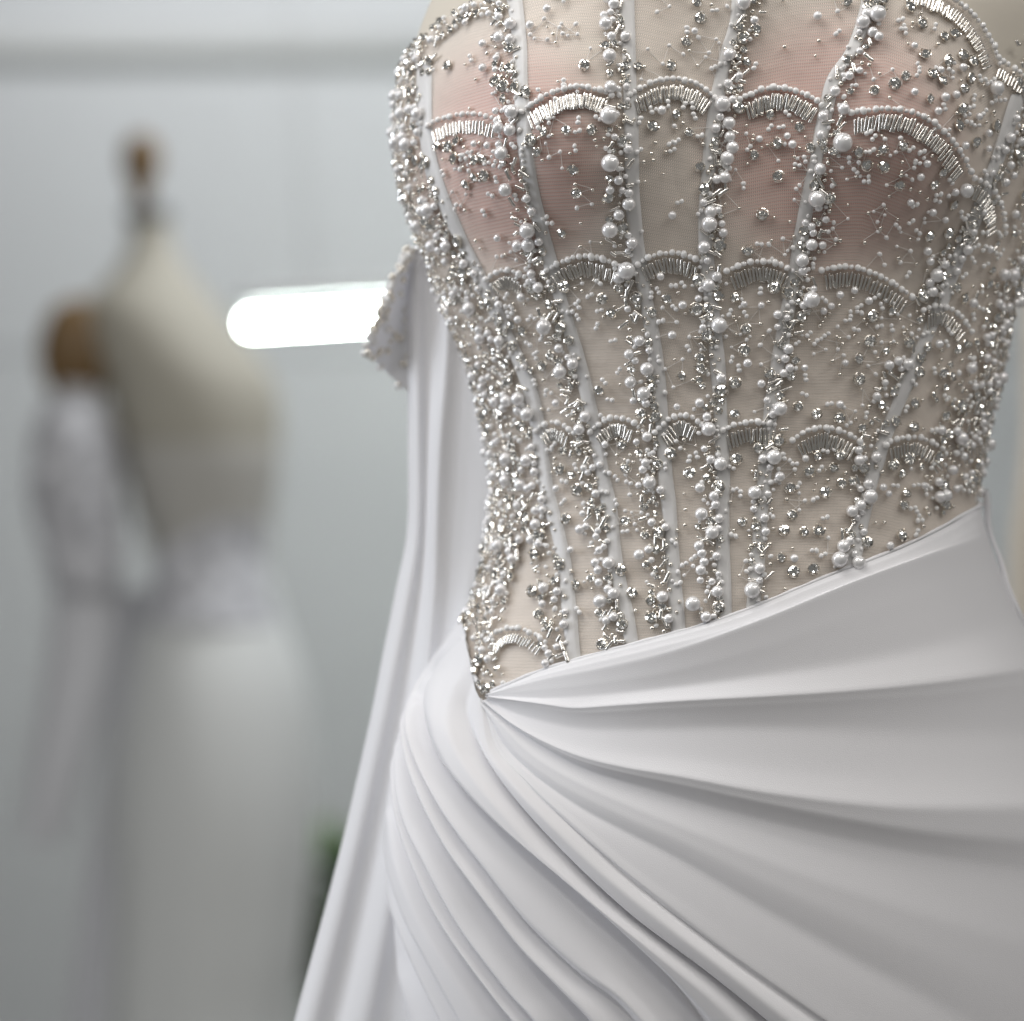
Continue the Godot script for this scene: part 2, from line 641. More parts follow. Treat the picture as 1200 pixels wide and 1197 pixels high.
	part("pot", lathe([[0.0, 0.0], [0.09, 0.0], [0.10, 0.02], [0.125, 0.2], [0.135, 0.22], [0.12, 0.225], [0.10, 0.2]], 24), M.pot, plant)
	var ls := leaf_mesh()
	for i in 64:
		var o := part("leaf", ls, M.leaf, plant)
		var t := rng.randf()
		var ang := rng.randf() * TAU
		var h := lerpf(0.34, 0.68, t)
		var bs := Basis(Vector3.UP, ang) * Basis(Vector3.RIGHT, rng.randf_range(0.1, 1.2))
		o.transform = Transform3D(bs.scaled(Vector3.ONE * rng.randf_range(0.7, 1.25)), Vector3(cos(ang) * 0.02, h, sin(ang) * 0.02))
	var stem := PackedVector3Array()
	for i in 6:
		stem.append(Vector3(0.008 * sin(i * 1.3), 0.15 + i * 0.12, 0.006 * cos(i)))
	part("stem", tube(stem, PackedFloat32Array([0.009, 0.008, 0.007, 0.006, 0.005, 0.003])), M.wood, plant)

	# pale cloth edge seen past the right side of the dress
	var cp := PackedVector3Array()
	for i in 40:
		for j in 20:
			var t := i / 39.0
			var u := j / 19.0
			var x := far_at(lerpf(1186.0, 1183.0, t), 0, 2.0).x + u * 0.30 + 0.010 * smoothstep(0.42, 0.36, t)
			cp.append(Vector3(x, lerpf(1.85, 0.35, t), EYE - 2.0 - 0.02 + 0.022 * sin(u * 21.0 + 0.8 * sin(t * 3.0))))
	var cur := part(numbered("curtain"), grid(cp, 40, 20, Vector3.ZERO, false), M.jersey, self)
	cur.set_meta("label", "pale cream cloth edge hanging past the right waist of the beaded dress")
	cur.set_meta("category", "curtain")

func leaf_mesh() -> ArrayMesh:
	var p := PackedVector3Array()
	for i in 9:
		var t := i / 8.0
		var w := 0.03 * sin(PI * pow(t, 0.75)) + 0.001
		for j in 5:
			var u := (j - 2) / 2.0
			p.append(Vector3(u * w, t * 0.13 - 0.04 * t * t, t * 0.05 - absf(u) * w * 0.3))
	return grid(p, 9, 5, Vector3.ZERO, false)

func pole_stand(parent: Node3D, x: float, z: float, h: float):
	var c := CylinderMesh.new()
	c.top_radius = 0.014
	c.bottom_radius = 0.014
	c.height = h - 0.02
	var o := part("pole", c, M.metal, parent)
	o.position = Vector3(x, 0.02 + (h - 0.02) * 0.5, z)
	var b := part("base", lathe([[0.16, 0.0], [0.16, 0.01], [0.15, 0.016], [0.03, 0.022], [0.014, 0.05]], 32), M.metal, parent)
	b.position = Vector3(x, 0.0, z)

# ------------------------------------------------------------------ the form under the dress
func dress_form():
	var form := thing("dress_form", "cream dress form inside the beaded bodice, its chest bare above the neckline", "dress form")
	var p := PackedVector3Array()
	var cols := 121
	var ys := []
	var y := -520.0
	while y <= 1120.0:
		ys.append(y)
		y += 14.0
	for yy in ys:
		for j in cols:
			p.append(W(body(TAU * j / (cols - 1), yy, -7.0 if yy > 40.0 else lerpf(-7.0, -26.0, smoothstep(40.0, -60.0, yy)))))
	part("torso", grid(p, ys.size(), cols, W(Vector3(855, 300, 0))), M.jersey, form)
	var neck := part("neck", lathe([[0.075, 0.0], [0.056, 0.03], [0.05, 0.07], [0.049, 0.10], [0.03, 0.105], [0.0, 0.106]], 32), M.jersey, form)
	neck.position = W(Vector3(850, -505, 0))
	pole_stand(form, W(Vector3(860, 0, 0)).x, 0.0, 1.06)

# ------------------------------------------------------------------ the dress in front
const TOP := [[400, 72], [470, 66], [486, 50], [505, 34], [535, 10], [560, -2], [640, -25], [760, -34], [850, -12], [940, -34], [1040, -40], [1095, -16], [1130, 8], [1147, 27], [1160, 50], [1172, 72], [1200, 86], [1300, 110]]

func top_y(px: float) -> float:
	for i in TOP.size() - 1:
		if px < TOP[i + 1][0]:
			return lerpf(TOP[i][1], TOP[i + 1][1], clampf((px - TOP[i][0]) / float(TOP[i + 1][0] - TOP[i][0]), 0, 1))
	return 110.0

# the boning tapes, as drawn
const BONES := [
	[[497, 72], [497, 110], [498, 150], [508, 205], [530, 260], [557, 315], [590, 385], [615, 440], [628, 490], [641, 575], [653, 620], [662, 666], [668, 728], [674, 790]],
	[[600, -20], [608, 43], [612, 130], [617, 187], [630, 251], [643, 301], [660, 360], [677, 419], [690, 470], [700, 520], [707, 560], [716, 605], [723, 666], [737, 735], [745, 790]],
	[[733, -30], [737, 60], [740, 150], [742, 234], [747, 291], [757, 350], [767, 407], [773, 464], [777, 510], [780, 560], [785, 605], [789, 666], [795, 740], [800, 790]],
	[[868, -20], [864, 23], [851, 67], [840, 120], [832, 187], [828, 234], [828, 300], [838, 390], [844, 470], [847, 560], [847, 626], [849, 711], [854, 760]],
	[[1026, -40], [1015, 15], [1000, 57], [977, 94], [961, 167], [947, 234], [937, 291], [926, 350], [915, 410], [905, 470], [897, 548], [891, 620], [885, 690], [880, 740]],
	[[1195, 110], [1172, 180], [1150, 240], [1118, 317], [1104, 354], [1081, 407], [1057, 464], [1038, 512], [1021, 566], [1011, 611], [1003, 645], [995, 700]],
]
# where the beading runs beside each tape: [height, sideways offset]
const SIDES := [
	[[0, -20], [800, -20]],
	[[0, -14], [400, -16], [800, -20]],
	[[0, -14], [300, -16], [800, -20]],
	[[0, 16], [110, 14], [190, 12], [300, 6], [360, -6], [500, -12], [800, -20]],
	[[0, 8], [90, 12], [160, 10], [240, 14], [320, 12], [420, 8], [520, 2], [620, 2], [800, 2]],
	[[0, 14], [200, 14], [320, -14], [360, -20], [440, -24], [520, -18], [600, -10], [800, -4]],
]
# scallops: start, crest, end, bead length
const SCALLOPS := [
	[505, 147, 546, 134, 586, 141, 16], [614, 131, 667, 104, 716, 112, 18], [738, 112, 790, 93, 838, 114, 18], [868, 117, 916, 103, 963, 123, 19], [998, 133, 1080, 137, 1135, 200, 19], [1139, 208, 1166, 230, 1175, 272, 17],
	[1066, -18, 1132, 12, 1169, 74, 18], [1172, 73, 1186, 80, 1204, 94, 16],
	[515, 351, 536, 338, 557, 346, 11], [573, 327, 597, 316, 622, 329, 15], [643, 317, 684, 300, 727, 311, 17], [748, 309, 783, 296, 822, 306, 17], [852, 318, 892, 306, 928, 318, 17], [962, 317, 1010, 315, 1066, 347, 17], [1080, 363, 1110, 361, 1136, 388, 16],
	[588, 516, 600, 510, 613, 517, 9], [630, 506, 651, 495, 675, 508, 15], [694, 507, 722, 489, 750, 501, 16], [769, 507, 797, 487, 823, 498, 17], [848, 504, 877, 495, 908, 498, 17], [928, 516, 966, 501, 1006, 518, 18], [1036, 521, 1070, 512, 1101, 526, 16], [1118, 531, 1140, 512, 1156, 500, 14],
	[574, 751, 606, 737, 641, 753, 12],
]

func bez(s: Array, t: float) -> Vector2:
	var a := Vector2(s[0], s[1])
	var m := Vector2(s[2], s[3])
	var c := Vector2(s[4], s[5])
	var k := m * 2.0 - (a + c) * 0.5
	return a * (1 - t) * (1 - t) + k * 2.0 * t * (1 - t) + c * t * t

var beads := {"pearl": [], "rhinestone": [], "bugle_bead": [], "seed_bead": [], "silver_bead": []}
var hash_ := {}
var thread_list := []

func free_spot(p: Vector3, r: float, overlap := 0.8) -> bool:
	var cell := 0.008
	var c := Vector3i((p / cell).floor())
	for i in [-1, 0, 1]:
		for j in [-1, 0, 1]:
			for k in [-1, 0, 1]:
				for q in hash_.get(c + Vector3i(i, j, k), []):
					if p.distance_to(q[0]) < (r + q[1]) * overlap:
						return false
	return true

func put(kind: String, c: Vector2, r: float, turn := 0.0, long := 0.0, lift := 0.55, check := true, overlap := 0.8) -> bool:
	# r and long in working units
	var f := frame_at(c, 1.5)
	var p := f.origin + f.basis.z * r * K * lift
	if check and not free_spot(p, r * K, overlap):
		return false
	var cell := Vector3i((p / 0.008).floor())
	if not hash_.has(cell):
		hash_[cell] = []
	hash_[cell].append([p, r * K])
	var tilt := Basis.IDENTITY
	if kind == "rhinestone":
		tilt = Basis(Vector3.RIGHT, rng.randf_range(-0.35, 0.35)) * Basis(Vector3.UP, rng.randf_range(-0.35, 0.35))
	var b := f.basis * Basis(Vector3.BACK, turn) * tilt
	var sc := Vector3(r, long if long > 0.0 else r, r) * K
	if kind == "seed_bead":
		sc.y *= rng.randf_range(0.8, 1.25)
	beads[kind].append([r + long * 0.5, Transform3D(b * Basis.from_scale(sc), p)])
	return true

func any_bead(c: Vector2, big: float, overlap := 0.8) -> bool:
	var q := rng.randf()
	if q < 0.09 * big:
		return put("pearl", c, rng.randf_range(5.8, 8.0), rng.randf() * TAU, 0.0, 0.8, true, overlap)
	if q < 0.09 + 0.12 * big + 0.02:
		return put("pearl", c, rng.randf_range(3.8, 5.4), rng.randf() * TAU, 0.0, 0.8, true, overlap)
	if q < 0.52:
		return put("rhinestone", c, rng.randf_range(3.8, 8.6 if big > 0.5 else 6.0), rng.randf() * TAU, 0.0, 0.25, true, overlap)
	if q < 0.66:
		return put("bugle_bead", c, rng.randf_range(1.8, 2.6), rng.randf() * TAU, rng.randf_range(4.0, 7.5), 1.3, true, overlap)
	if q < 0.82:
		return put("seed_bead", c, rng.randf_range(2.0, 3.3), rng.randf() * TAU, 0.0, 0.7, true, overlap)
	return put("silver_bead", c, rng.randf_range(1.8, 3.2), rng.randf() * TAU, 0.0, 0.7, true, overlap)

func edge_bead(c: Vector2, overlap: float) -> bool:
	# the finer, more glittering mixture along the sides
	var q := rng.randf()
	if q < 0.05:
		return put("pearl", c, rng.randf_range(3.6, 5.6), 0.0, 0.0, 0.8, true, overlap)
	if q < 0.42:
		return put("rhinestone", c, rng.randf_range(3.4, 6.4), rng.randf() * TAU, 0.0, 0.35, true, overlap)
	if q < 0.56:
		return put("bugle_bead", c, rng.randf_range(1.5, 2.1), rng.randf() * TAU, rng.randf_range(3.0, 5.2), 1.3, true, overlap)
	if q < 0.74:
		return put("seed_bead", c, rng.randf_range(2.0, 3.2), rng.randf() * TAU, 0.0, 0.8, true, overlap)
	return put("silver_bead", c, rng.randf_range(1.7, 3.2), rng.randf() * TAU, 0.0, 0.8, true, overlap)

func edge_y(px: float) -> float:
	# the slanting upper edge of the skirt
	var e := [[540, 770], [578, 812], [640, 786], [700, 768], [760, 752], [860, 722], [960, 680], [1060, 640], [1155, 588], [1300, 540]]
	for i in e.size() - 1:
		if px < e[i + 1][0]:
			return lerpf(e[i][1], e[i + 1][1], clampf((px - e[i][0]) / float(e[i + 1][0] - e[i][0]), 0, 1))
	return 540.0

func bone_x(b: int, py: float) -> float:
	var l: Array = BONES[b]
	for i in l.size() - 1:
		if py < l[i + 1][1]:
			return lerpf(l[i][0], l[i + 1][0], clampf((py - l[i][1]) / float(l[i + 1][1] - l[i][1]), 0, 1))
	return l[-1][0]

func side(b: int, py: float) -> float:
	var l: Array = SIDES[b]
	for i in l.size() - 1:
		if py < l[i + 1][0]:
			return lerpf(l[i][1], l[i + 1][1], clampf((py - l[i][0]) / float(l[i + 1][0] - l[i][0]), 0, 1))
	return l[-1][1]

func wedding_dress():
	var dress := thing("wedding_dress", "white wedding dress with sheer pearl and crystal bodice and draped satin skirt", "wedding dress")
	var cols := 241
	var rows := 120
	# lining of the bodice, nude with blush where the cups show through
	var bodice := part("bodice", bodice_sheet(0.0, rows, cols, true), M.tulle, dress)
	part("lining", bodice_sheet(-3.5, rows, cols, false), M.lining, dress)
	cups(dress)
	for b in BONES:
		part("boning_tape", ribbon(b, 8.6, 2.2), M.tape, bodice)
	place_beads()
	commit_beads(bodice)
	skirt(dress)
	train(dress)

func bodice_sheet(off: float, rows: int, cols: int, uv_net: bool) -> ArrayMesh:
	var p := PackedVector3Array()
	var cc := PackedColorArray()
	p.resize(rows * cols)
	var noise := FastNoiseLite.new()
	noise.seed = 3
	noise.frequency = 0.012
	for j in cols:
		var th := TAU * j / (cols - 1)
		# the neckline above this angle
		var x0 := body(th, 60).x
		var yt := 100.0
		if sin(th) > -0.15:
			for k in 4:
				var b := body(th, yt)
				var px := 600.0 + (b.x - 600.0) * DQ / (DQ - b.z)
				yt = 598.5 + (top_y(px) - 598.5) * (DQ - b.z) / DQ
		for i in rows:
			var y := lerpf(yt, 860.0, float(i) / (rows - 1))
			var q := body(th, y, off + noise.get_noise_2d(th * 160.0, y) * 1.6)
			p[i * cols + j] = W(q)
	if not uv_net:
		cc.resize(p.size())
		cc.fill(Color(0.82, 0.745, 0.665))
	return grid(p, rows, cols, W(Vector3(855, 400, 0)), true, Vector2(2 * PI * 300 * K, 850 * K) * 1000.0 / 8.5 * 0.36, cc)

func cups(dress: Node3D):
	# two soft blush pads, thickest in the middle and running out to nothing
	for c in [[604.0, 182.0, 158.0, 180.0], [978.0, 168.0, 202.0, 205.0]]:
		var p := PackedVector3Array()
		var cc := PackedColorArray()
		var n := 49
		for i in n:
			for j in n:
				var u := lerpf(-1.0, 1.0, j / (n - 1.0))
				var v := lerpf(-1.0, 1.0, i / (n - 1.0))
				# a disc laid over the form
				var ss := sqrt(1.0 - v * v * 0.5) * u
				var tt := sqrt(1.0 - u * u * 0.5) * v
				var d := sqrt(ss * ss + tt * tt)
				var q := chart(c[0] + ss * c[2], c[1] + tt * c[3])
				p.append(W(body(q.x, q.y, lerpf(-1.6, -6.0, smoothstep(0.9, 1.0, d)))))
				cc.append(Color(0.73, 0.445, 0.385).lerp(Color(0.82, 0.745, 0.665), smoothstep(0.4, 0.93, d)))
		part("cup_pad", grid(p, n, n, W(Vector3(855, 300, -200)), true, Vector2.ONE, cc), M.lining, dress)

func ribbon(line: Array, half: float, thick: float) -> ArrayMesh:
	# a flat padded tape laid along a drawn line
	var s := spline(line, 110)
	var p := PackedVector3Array()
	var cols := 9
	for i in s.size():
		var c := chart(s[i].x, s[i].y)
		var d := chart(s[mini(i + 1, s.size() - 1)].x, s[mini(i + 1, s.size() - 1)].y) if i < s.size() - 1 else c
		var f := frame_at(c, 0.0)
		var w := half * (1.0 + 0.05 * sin(i * 0.33) + 0.03 * sin(i * 0.71))
		for j in cols:
			var u := lerpf(-1.0, 1.0, j / (cols - 1.0))
			var h := thick * sqrt(maxf(1.0 - pow(absf(u), 3.0), 0.0)) + 0.35 * sin(i * 0.5 + u * 2.0) - 0.4
			if j == 0 or j == cols - 1:
				h = -1.2
			var e := frame_at(Vector2(c.x, c.y), 0.0)
			# step sideways on the curved form
			var q := chart(s[i].x + u * w, s[i].y)
			p.append(W(body(q.x, q.y, 1.0 + h)))
	return grid(p, s.size(), cols, W(Vector3(855, 400, -100)))

# ------------------------------------------------------------------ beads
const BIG := [
	[482, 169, 8.5], [602, 30, 7.5], [605, 132, 9], [589, 150, 7.5], [597, 220, 8.5], [622, 267, 10], [508, 244, 9.5], [528, 287, 7.5], [610, 286, 7], [714, 68, 8.5], [712, 137, 11], [714, 189, 11], [726, 250, 7],
	[716, 267, 10], [736, 316, 11], [642, 382, 10], [634, 336, 7], [556, 360, 9], [831, 262, 10], [846, 123, 10], [854, 145, 8], [855, 161, 7], [849, 208, 7.5], [989, 167, 12], [957, 232, 10.5], [979, 108, 7], [1027, 20, 10.5],
	[949, 351, 10.5], [950, 286, 7.5], [940, 317, 6], [843, 381, 10], [1162, 104, 9], [1127, 221, 9], [1089, 341, 7], [1171, 321, 8], [840, 324, 6.5], [871, 5, 9], [923, 409, 6.5], [913, 479, 9], [906, 536, 9.5], [913, 559, 6.5],
	[1016, 583, 9.5], [996, 600, 7.5], [981, 657, 10], [890, 667, 7], [881, 693, 10], [1039, 428, 6.5], [1133, 431, 7.5], [1024, 536, 7], [1112, 551, 6.5], [1117, 505, 6], [1096, 565, 6], [682, 503, 7.5], [741, 448, 7.5], [739, 415, 6.5],
	[831, 503, 9], [763, 566, 8.5], [837, 582, 6.5], [835, 625, 8.5], [683, 621, 6.5], [751, 651, 7], [706, 706, 8.5], [813, 709, 9.5], [828, 724, 7], [641, 690, 7], [656, 694, 5.5], [823, 649, 6], [611, 481, 6], [760, 512, 6.5],
	[1022, 40, 6.5], [1029, 45, 6], [1166, 355, 6], [1152, 395, 5.5], [548, 308, 6], [560, 440, 7], [585, 470, 7], [574, 530, 6.5], [570, 590, 6],
]

func place_beads():
	for q in BIG:
		put("pearl", chart(q[0], q[1]), q[2] * 0.9, rng.randf() * TAU, 0.0, 0.85, false)
	for q in [[573, 808, 6.5], [565, 801, 5.0], [580, 803, 4.5], [568, 811, 3.6]]:
		put("rhinestone", chart(q[0], q[1]), q[2], rng.randf() * TAU, 0.0, 0.5, false)
	# scallops: a string of seed pearls over a band of bugle beads
	for s in SCALLOPS:
		var pts := PackedVector2Array()
		for i in 41:
			pts.append(bez(s, i / 40.0))
		var length := 0.0
		for i in 40:
			length += pts[i].distance_to(pts[i + 1])
		var n := int(length / 6.8)
		var line := even(pts, n)
		for i in n + 1:
			var r := 3.9 if i % 2 == 0 else 3.0
			put("seed_bead", chart(line[i].x + rng.randf_range(-0.6, 0.6), line[i].y + rng.randf_range(-0.8, 0.8)), r + rng.randf_range(-0.3, 0.3), rng.randf() * TAU, 0.0, 0.8, false)
		var m := int(length / (4.5 if s[1] < 250 else 5.0))
		var l2 := even(pts, m)
		for i in range(0, m + 1):
			var d := (l2[mini(i + 1, m)] - l2[maxi(i - 1, 0)]).normalized()
			var nrm := Vector2(-d.y, d.x)
			if nrm.y < 0.0 and absf(nrm.y) > 0.2:
				nrm = -nrm
			if nrm.x > 0.0 and nrm.y < 0.25:
				nrm = -nrm
			var hang := (nrm * 0.65 + Vector2(0, 0.35)).normalized()
			var c: Vector2 = l2[i] + nrm * (7.0 + s[6] * 0.5)
			# the bead's own axis against the cloth's upward axis
			put("bugle_bead", chart(c.x, c.y + rng.randf_range(-1.2, 1.2)), rng.randf_range(1.55, 1.95), atan2(hang.x, hang.y) + rng.randf_range(-0.12, 0.12), s[6] * 0.5 * rng.randf_range(0.85, 1.05), 1.2, false)
	# the beaded columns beside the tapes
	for b in BONES.size():
		var y := -30.0 if b > 0 else 76.0
		if b == 5:
			y = 100.0
		while y < 800.0:
			var x := bone_x(b, y) + side(b, y)
			if y < edge_y(x) - 4.0 and y > top_y(x):
				for k in 2:
					any_bead(chart(x + rng.randf_range(-1, 1) * (13.5 if b != 0 else 19.0), y + rng.randf_range(-3, 3)), 0.9, 0.72)
			y += 3.0
	# further columns towards both sides of the waist
	for q in [[[1200, 300], [1152, 440], [1118, 505], [1101, 560], [1092, 605]], [[1190, 350], [1170, 420], [1150, 500], [1143, 575]], [[575, 520], [586, 600], [574, 690], [566, 800]], [[560, 420], [590, 520], [608, 600], [585, 700]]]:
		for v in spline(q, 90):
			for k in 2:
				if v.y < edge_y(v.x) - 3.0:
					any_bead(chart(v.x + rng.randf_range(-13, 13), v.y + rng.randf_range(-3, 3)), 0.6, 0.75)
	# both sides of the bodice and its neckline: thick beading that runs on round to the back
	for i in 4400:
		var y := rng.randf_range(60.0, 812.0)
		var left := rng.randf() < 0.62
		var c: Vector2
		if left:
			var limit := chart(bone_x(0, y) - 6.0, y).x
			if y > 315.0 and y < 440.0:
				limit = chart(bone_x(0, y) + 12.0, y).x
			elif y > 380.0:
				limit = chart(lerpf(bone_x(0, y) - 4.0, 596.0, smoothstep(480.0, 620.0, y)), y).x
			c = Vector2(lerpf(limit, PI * 1.12, rng.randf()), y)
			if y > 805.0:
				continue
		else:
			var limit := chart(minf(bone_x(5, y) + 30.0, 1180.0), y).x if y < 560.0 else 0.6
			c = Vector2(lerpf(limit, -0.35, pow(rng.randf(), 0.8)), y)
			if y > 560.0:
				continue
		if y > 690.0 and left:
			# keep clear of the cloth that comes round the hip
			var b := body(c.x, y)
			var bx := 600.0 + (b.x - 600.0) * DQ / (DQ - b.z)
			var by2 := 598.5 + (y - 598.5) * DQ / (DQ - b.z)
			if bx < lerpf(535.0, 570.0, clampf((by2 - 700.0) / 115.0, 0.0, 1.0)) or by2 > 808.0:
				continue
		edge_bead(c, 0.85)
	for i in 26:
		any_bead(chart(rng.randf_range(484.0, 512.0), rng.randf_range(62.0, 86.0)), 0.3, 0.8)
	for i in 260:
		var px := rng.randf_range(466.0, 600.0)
		any_bead(chart(px, top_y(px) + rng.randf_range(1.0, 24.0)), 0.3, 0.85)
	# scattered beads, thick under each scallop and thin lower down, some joined by thread
	for i in 9000:
		var px := rng.randf_range(500.0, 1170.0)
		var py := rng.randf_range(-10.0, 720.0)
		if py > edge_y(px) - 6.0 or py < top_y(px) + 6.0 or px < bone_x(0, py) + 10.0:
			continue
		var below := 999.0
		for s in SCALLOPS:
			if px > s[0] - 4 and px < s[4] + 4:
				var by: float = bez(s, clampf((px - s[0]) / float(s[4] - s[0]), 0, 1)).y + 8.0 + s[6]
				if py > by - s[6] - 14.0 and py < by:
					below = -1.0
				elif py > by:
					below = minf(below, py - by)
		if below < 0.0:
			continue
		var dens := 0.06 + 0.75 * smoothstep(70.0, 14.0, below) + 0.10 * smoothstep(300.0, 460.0, py)
		if px > 1050.0:
			dens += 0.25
		if px < 640.0 and py > 320.0:
			dens += 0.3
		if rng.randf() > dens:
			continue
		var c := chart(px, py)
		var q := rng.randf()
		if q < 0.36:
			put("rhinestone", c, rng.randf_range(5.6, 7.6), rng.randf() * TAU, 0.0, 0.25, true, 1.05)
		elif q < 0.52:
			put("pearl", c, rng.randf_range(3.8, 5.2), 0.0, 0.0, 0.85, true, 1.1)
		elif q < 0.80:
			var t := rng.randf() * TAU
			if put("seed_bead", c, 2.8, t, 0.0, 0.8, true, 1.1):
				put("seed_bead", chart(px + 5.4 * cos(t), py + 5.4 * sin(t)), 2.8, t, 0.0, 0.8, false)
		else:
			put("silver_bead", c, rng.randf_range(1.8, 2.8), 0.0, 0.0, 0.7, true, 1.1)
	# loose stitches: zigzags of thread with a bead at each turn
	for i in 190:
		var px := rng.randf_range(510.0, 1120.0)
		var py := rng.randf_range(0.0, 690.0)
		if py > edge_y(px) - 30.0 or px < bone_x(0, py) + 14.0:
			continue
		var a := rng.randf() * TAU
		var at := Vector2(px, py)
		for k in rng.randi_range(2, 4):
			var to := at + Vector2(cos(a), sin(a)) * rng.randf_range(13.0, 26.0)
			if to.y > edge_y(to.x) - 8.0 or to.y < top_y(to.x) + 4.0:
				break
			thread_list.append([at, to])
			if k == 0:
				put("seed_bead", chart(at.x, at.y), rng.randf_range(2.1, 2.8), a, 0.0, 0.8)
			if true:
				put("seed_bead" if rng.randf() < 0.7 else "silver_bead", chart(to.x, to.y), rng.randf_range(2.0, 2.9), a, 0.0, 0.8)
			at = to
			a += rng.randf_range(1.4, 2.6) * (1 if rng.randf() < 0.5 else -1)

func stone_mesh() -> ArrayMesh:
	var setting := SurfaceTool.new()
	setting.begin(Mesh.PRIMITIVE_TRIANGLES)
	var tri := []
	var n := 10
	for k in n:
		var a := TAU * k / n
		var b := TAU * (k + 1) / n
		var lo := [Vector3(cos(a) * 0.78, sin(a) * 0.78, -0.25), Vector3(cos(b) * 0.78, sin(b) * 0.78, -0.25)]
		var hi := [Vector3(cos(a), sin(a), 0.22), Vector3(cos(b), sin(b), 0.22)]
		var rim := [Vector3(cos(a) * 0.86, sin(a) * 0.86, 0.3), Vector3(cos(b) * 0.86, sin(b) * 0.86, 0.3)]
		tri.append_array([[lo[0], lo[1], hi[0]], [lo[1], hi[1], hi[0]], [hi[0], hi[1], rim[0]], [hi[1], rim[1], rim[0]]])
	for k in 4:
		var a := TAU * (k + 0.5) / 4.0
		var o := Vector3(cos(a), sin(a), 0)
		var s := Vector3(-sin(a), cos(a), 0) * 0.13
		var p0 := o * 1.02 + Vector3(0, 0, 0.15)
		var p1 := o * 0.96 + Vector3(0, 0, 0.52)
		var p2 := o * 0.66 + Vector3(0, 0, 0.56)
		tri.append_array([[p0 - s, p0 + s, p1 + s], [p0 - s, p1 + s, p1 - s], [p1 - s, p1 + s, p2], [p0 - s, p1 - s, o * 0.8 + Vector3(0, 0, 0.3)], [p0 + s, p1 + s, o * 0.8 + Vector3(0, 0, 0.3)]])
	flat_tris(setting, tri)
	var m := setting.commit()
	m.surface_set_material(0, M.silver)
	var st := SurfaceTool.new()
	st.begin(Mesh.PRIMITIVE_TRIANGLES)
	tri = []
	for k in 8:
		var a := TAU * k / 8.0
		var b := TAU * (k + 1) / 8.0
		var h := TAU * (k + 0.5) / 8.0
		var h2 := TAU * (k + 1.5) / 8.0
		var g0 := Vector3(cos(a), sin(a), 0) * 0.88 + Vector3(0, 0, 0.26)
		var g1 := Vector3(cos(b), sin(b), 0) * 0.88 + Vector3(0, 0, 0.26)
		var t0 := Vector3(cos(h), sin(h), 0) * 0.5 + Vector3(0, 0, 0.6)
		var t1 := Vector3(cos(h2), sin(h2), 0) * 0.5 + Vector3(0, 0, 0.6)
		# the star of the pavilion, seen through the table
		var m0 := Vector3(cos(b), sin(b), 0) * 0.27 + Vector3(0, 0, 0.46 if k % 2 else 0.34)
		var m1 := Vector3(cos(b + TAU / 8.0), sin(b + TAU / 8.0), 0) * 0.27 + Vector3(0, 0, 0.34 if k % 2 else 0.46)
		tri.append_array([[g0, g1, t0], [g1, t1, t0], [t0, t1, m0], [t1, m1, m0], [m0, m1, Vector3(0.02, 0.01, 0.12)]])
	flat_tris(st, tri)
	st.commit(m)
	m.surface_set_material(1, M.stone)
	return m

func commit_beads(bodice: Node3D):
	var ball := SphereMesh.new()
	ball.radius = 1.0
	ball.height = 2.0
	ball.radial_segments = 20
	ball.rings = 10
	var small := SphereMesh.new()
	small.radius = 1.0
	small.height = 2.0
	small.radial_segments = 12
	small.rings = 6
	var prof := []
	for i in 7:
		var t := i / 6.0
		prof.append([[0.55, 0.95, 1.0, 0.88, 1.0, 0.95, 0.55][i], [-1.0, -0.92, -0.4, 0.0, 0.4, 0.92, 1.0][i]])
	var bug := lathe(prof, 8)
	var meshes := {"pearl": ball, "rhinestone": stone_mesh(), "bugle_bead": bug, "seed_bead": small, "silver_bead": small}
	var mats := {"pearl": M.pearl, "rhinestone": null, "bugle_bead": M.bugle, "seed_bead": M.seed_pearl, "silver_bead": M.silver}
	for kind in beads:
		var l: Array = beads[kind]
		l.sort_custom(func(a, b): return a[0] > b[0])
		var single := mini(l.size(), 295)
		if kind == "silver_bead":
			single = 0
		for i in single:
			var o := part(kind, meshes[kind], mats[kind], bodice)
			o.transform = l[i][1]
		if l.size() > single:
			scatter(kind.replace("_bead", "") + "_beading" if kind.ends_with("_bead") else kind + "_beading", meshes[kind], mats[kind], l.slice(single).map(func(a): return a[1]), bodice)
		print(kind, " ", l.size())
	var th := []
	for s in thread_list:
		var a := frame_at(chart(s[0].x, s[0].y), 2.0).origin
		var b := frame_at(chart(s[1].x, s[1].y), 2.0).origin
		var up := (b - a)
		var x := up.cross(Vector3(0, 0.1, 1)).normalized()
		var z := x.cross(up.normalized())
		th.append(Transform3D(Basis(x * 0.42 * K, up * 0.5, z * 0.42 * K), (a + b) * 0.5))
	var cyl := CylinderMesh.new()
	cyl.top_radius = 1.0
	cyl.bottom_radius = 1.0
	cyl.height = 2.0
	cyl.radial_segments = 6
	cyl.rings = 1
	scatter("thread_stitches", cyl, M.thread, th, bodice)

func scatter(called: String, mesh: Mesh, m: Material, list: Array, parent: Node3D):
	var mm := MultiMesh.new()
	mm.transform_format = MultiMesh.TRANSFORM_3D
	mm.mesh = mesh
	mm.instance_count = list.size()
	for i in list.size():
		mm.set_instance_transform(i, list[i])
	var o := MultiMeshInstance3D.new()
	o.name = called
	o.multimesh = mm
	if m:
		o.material_override = m
	o.set_meta("kind", "stuff")
	parent.add_child(o, true)

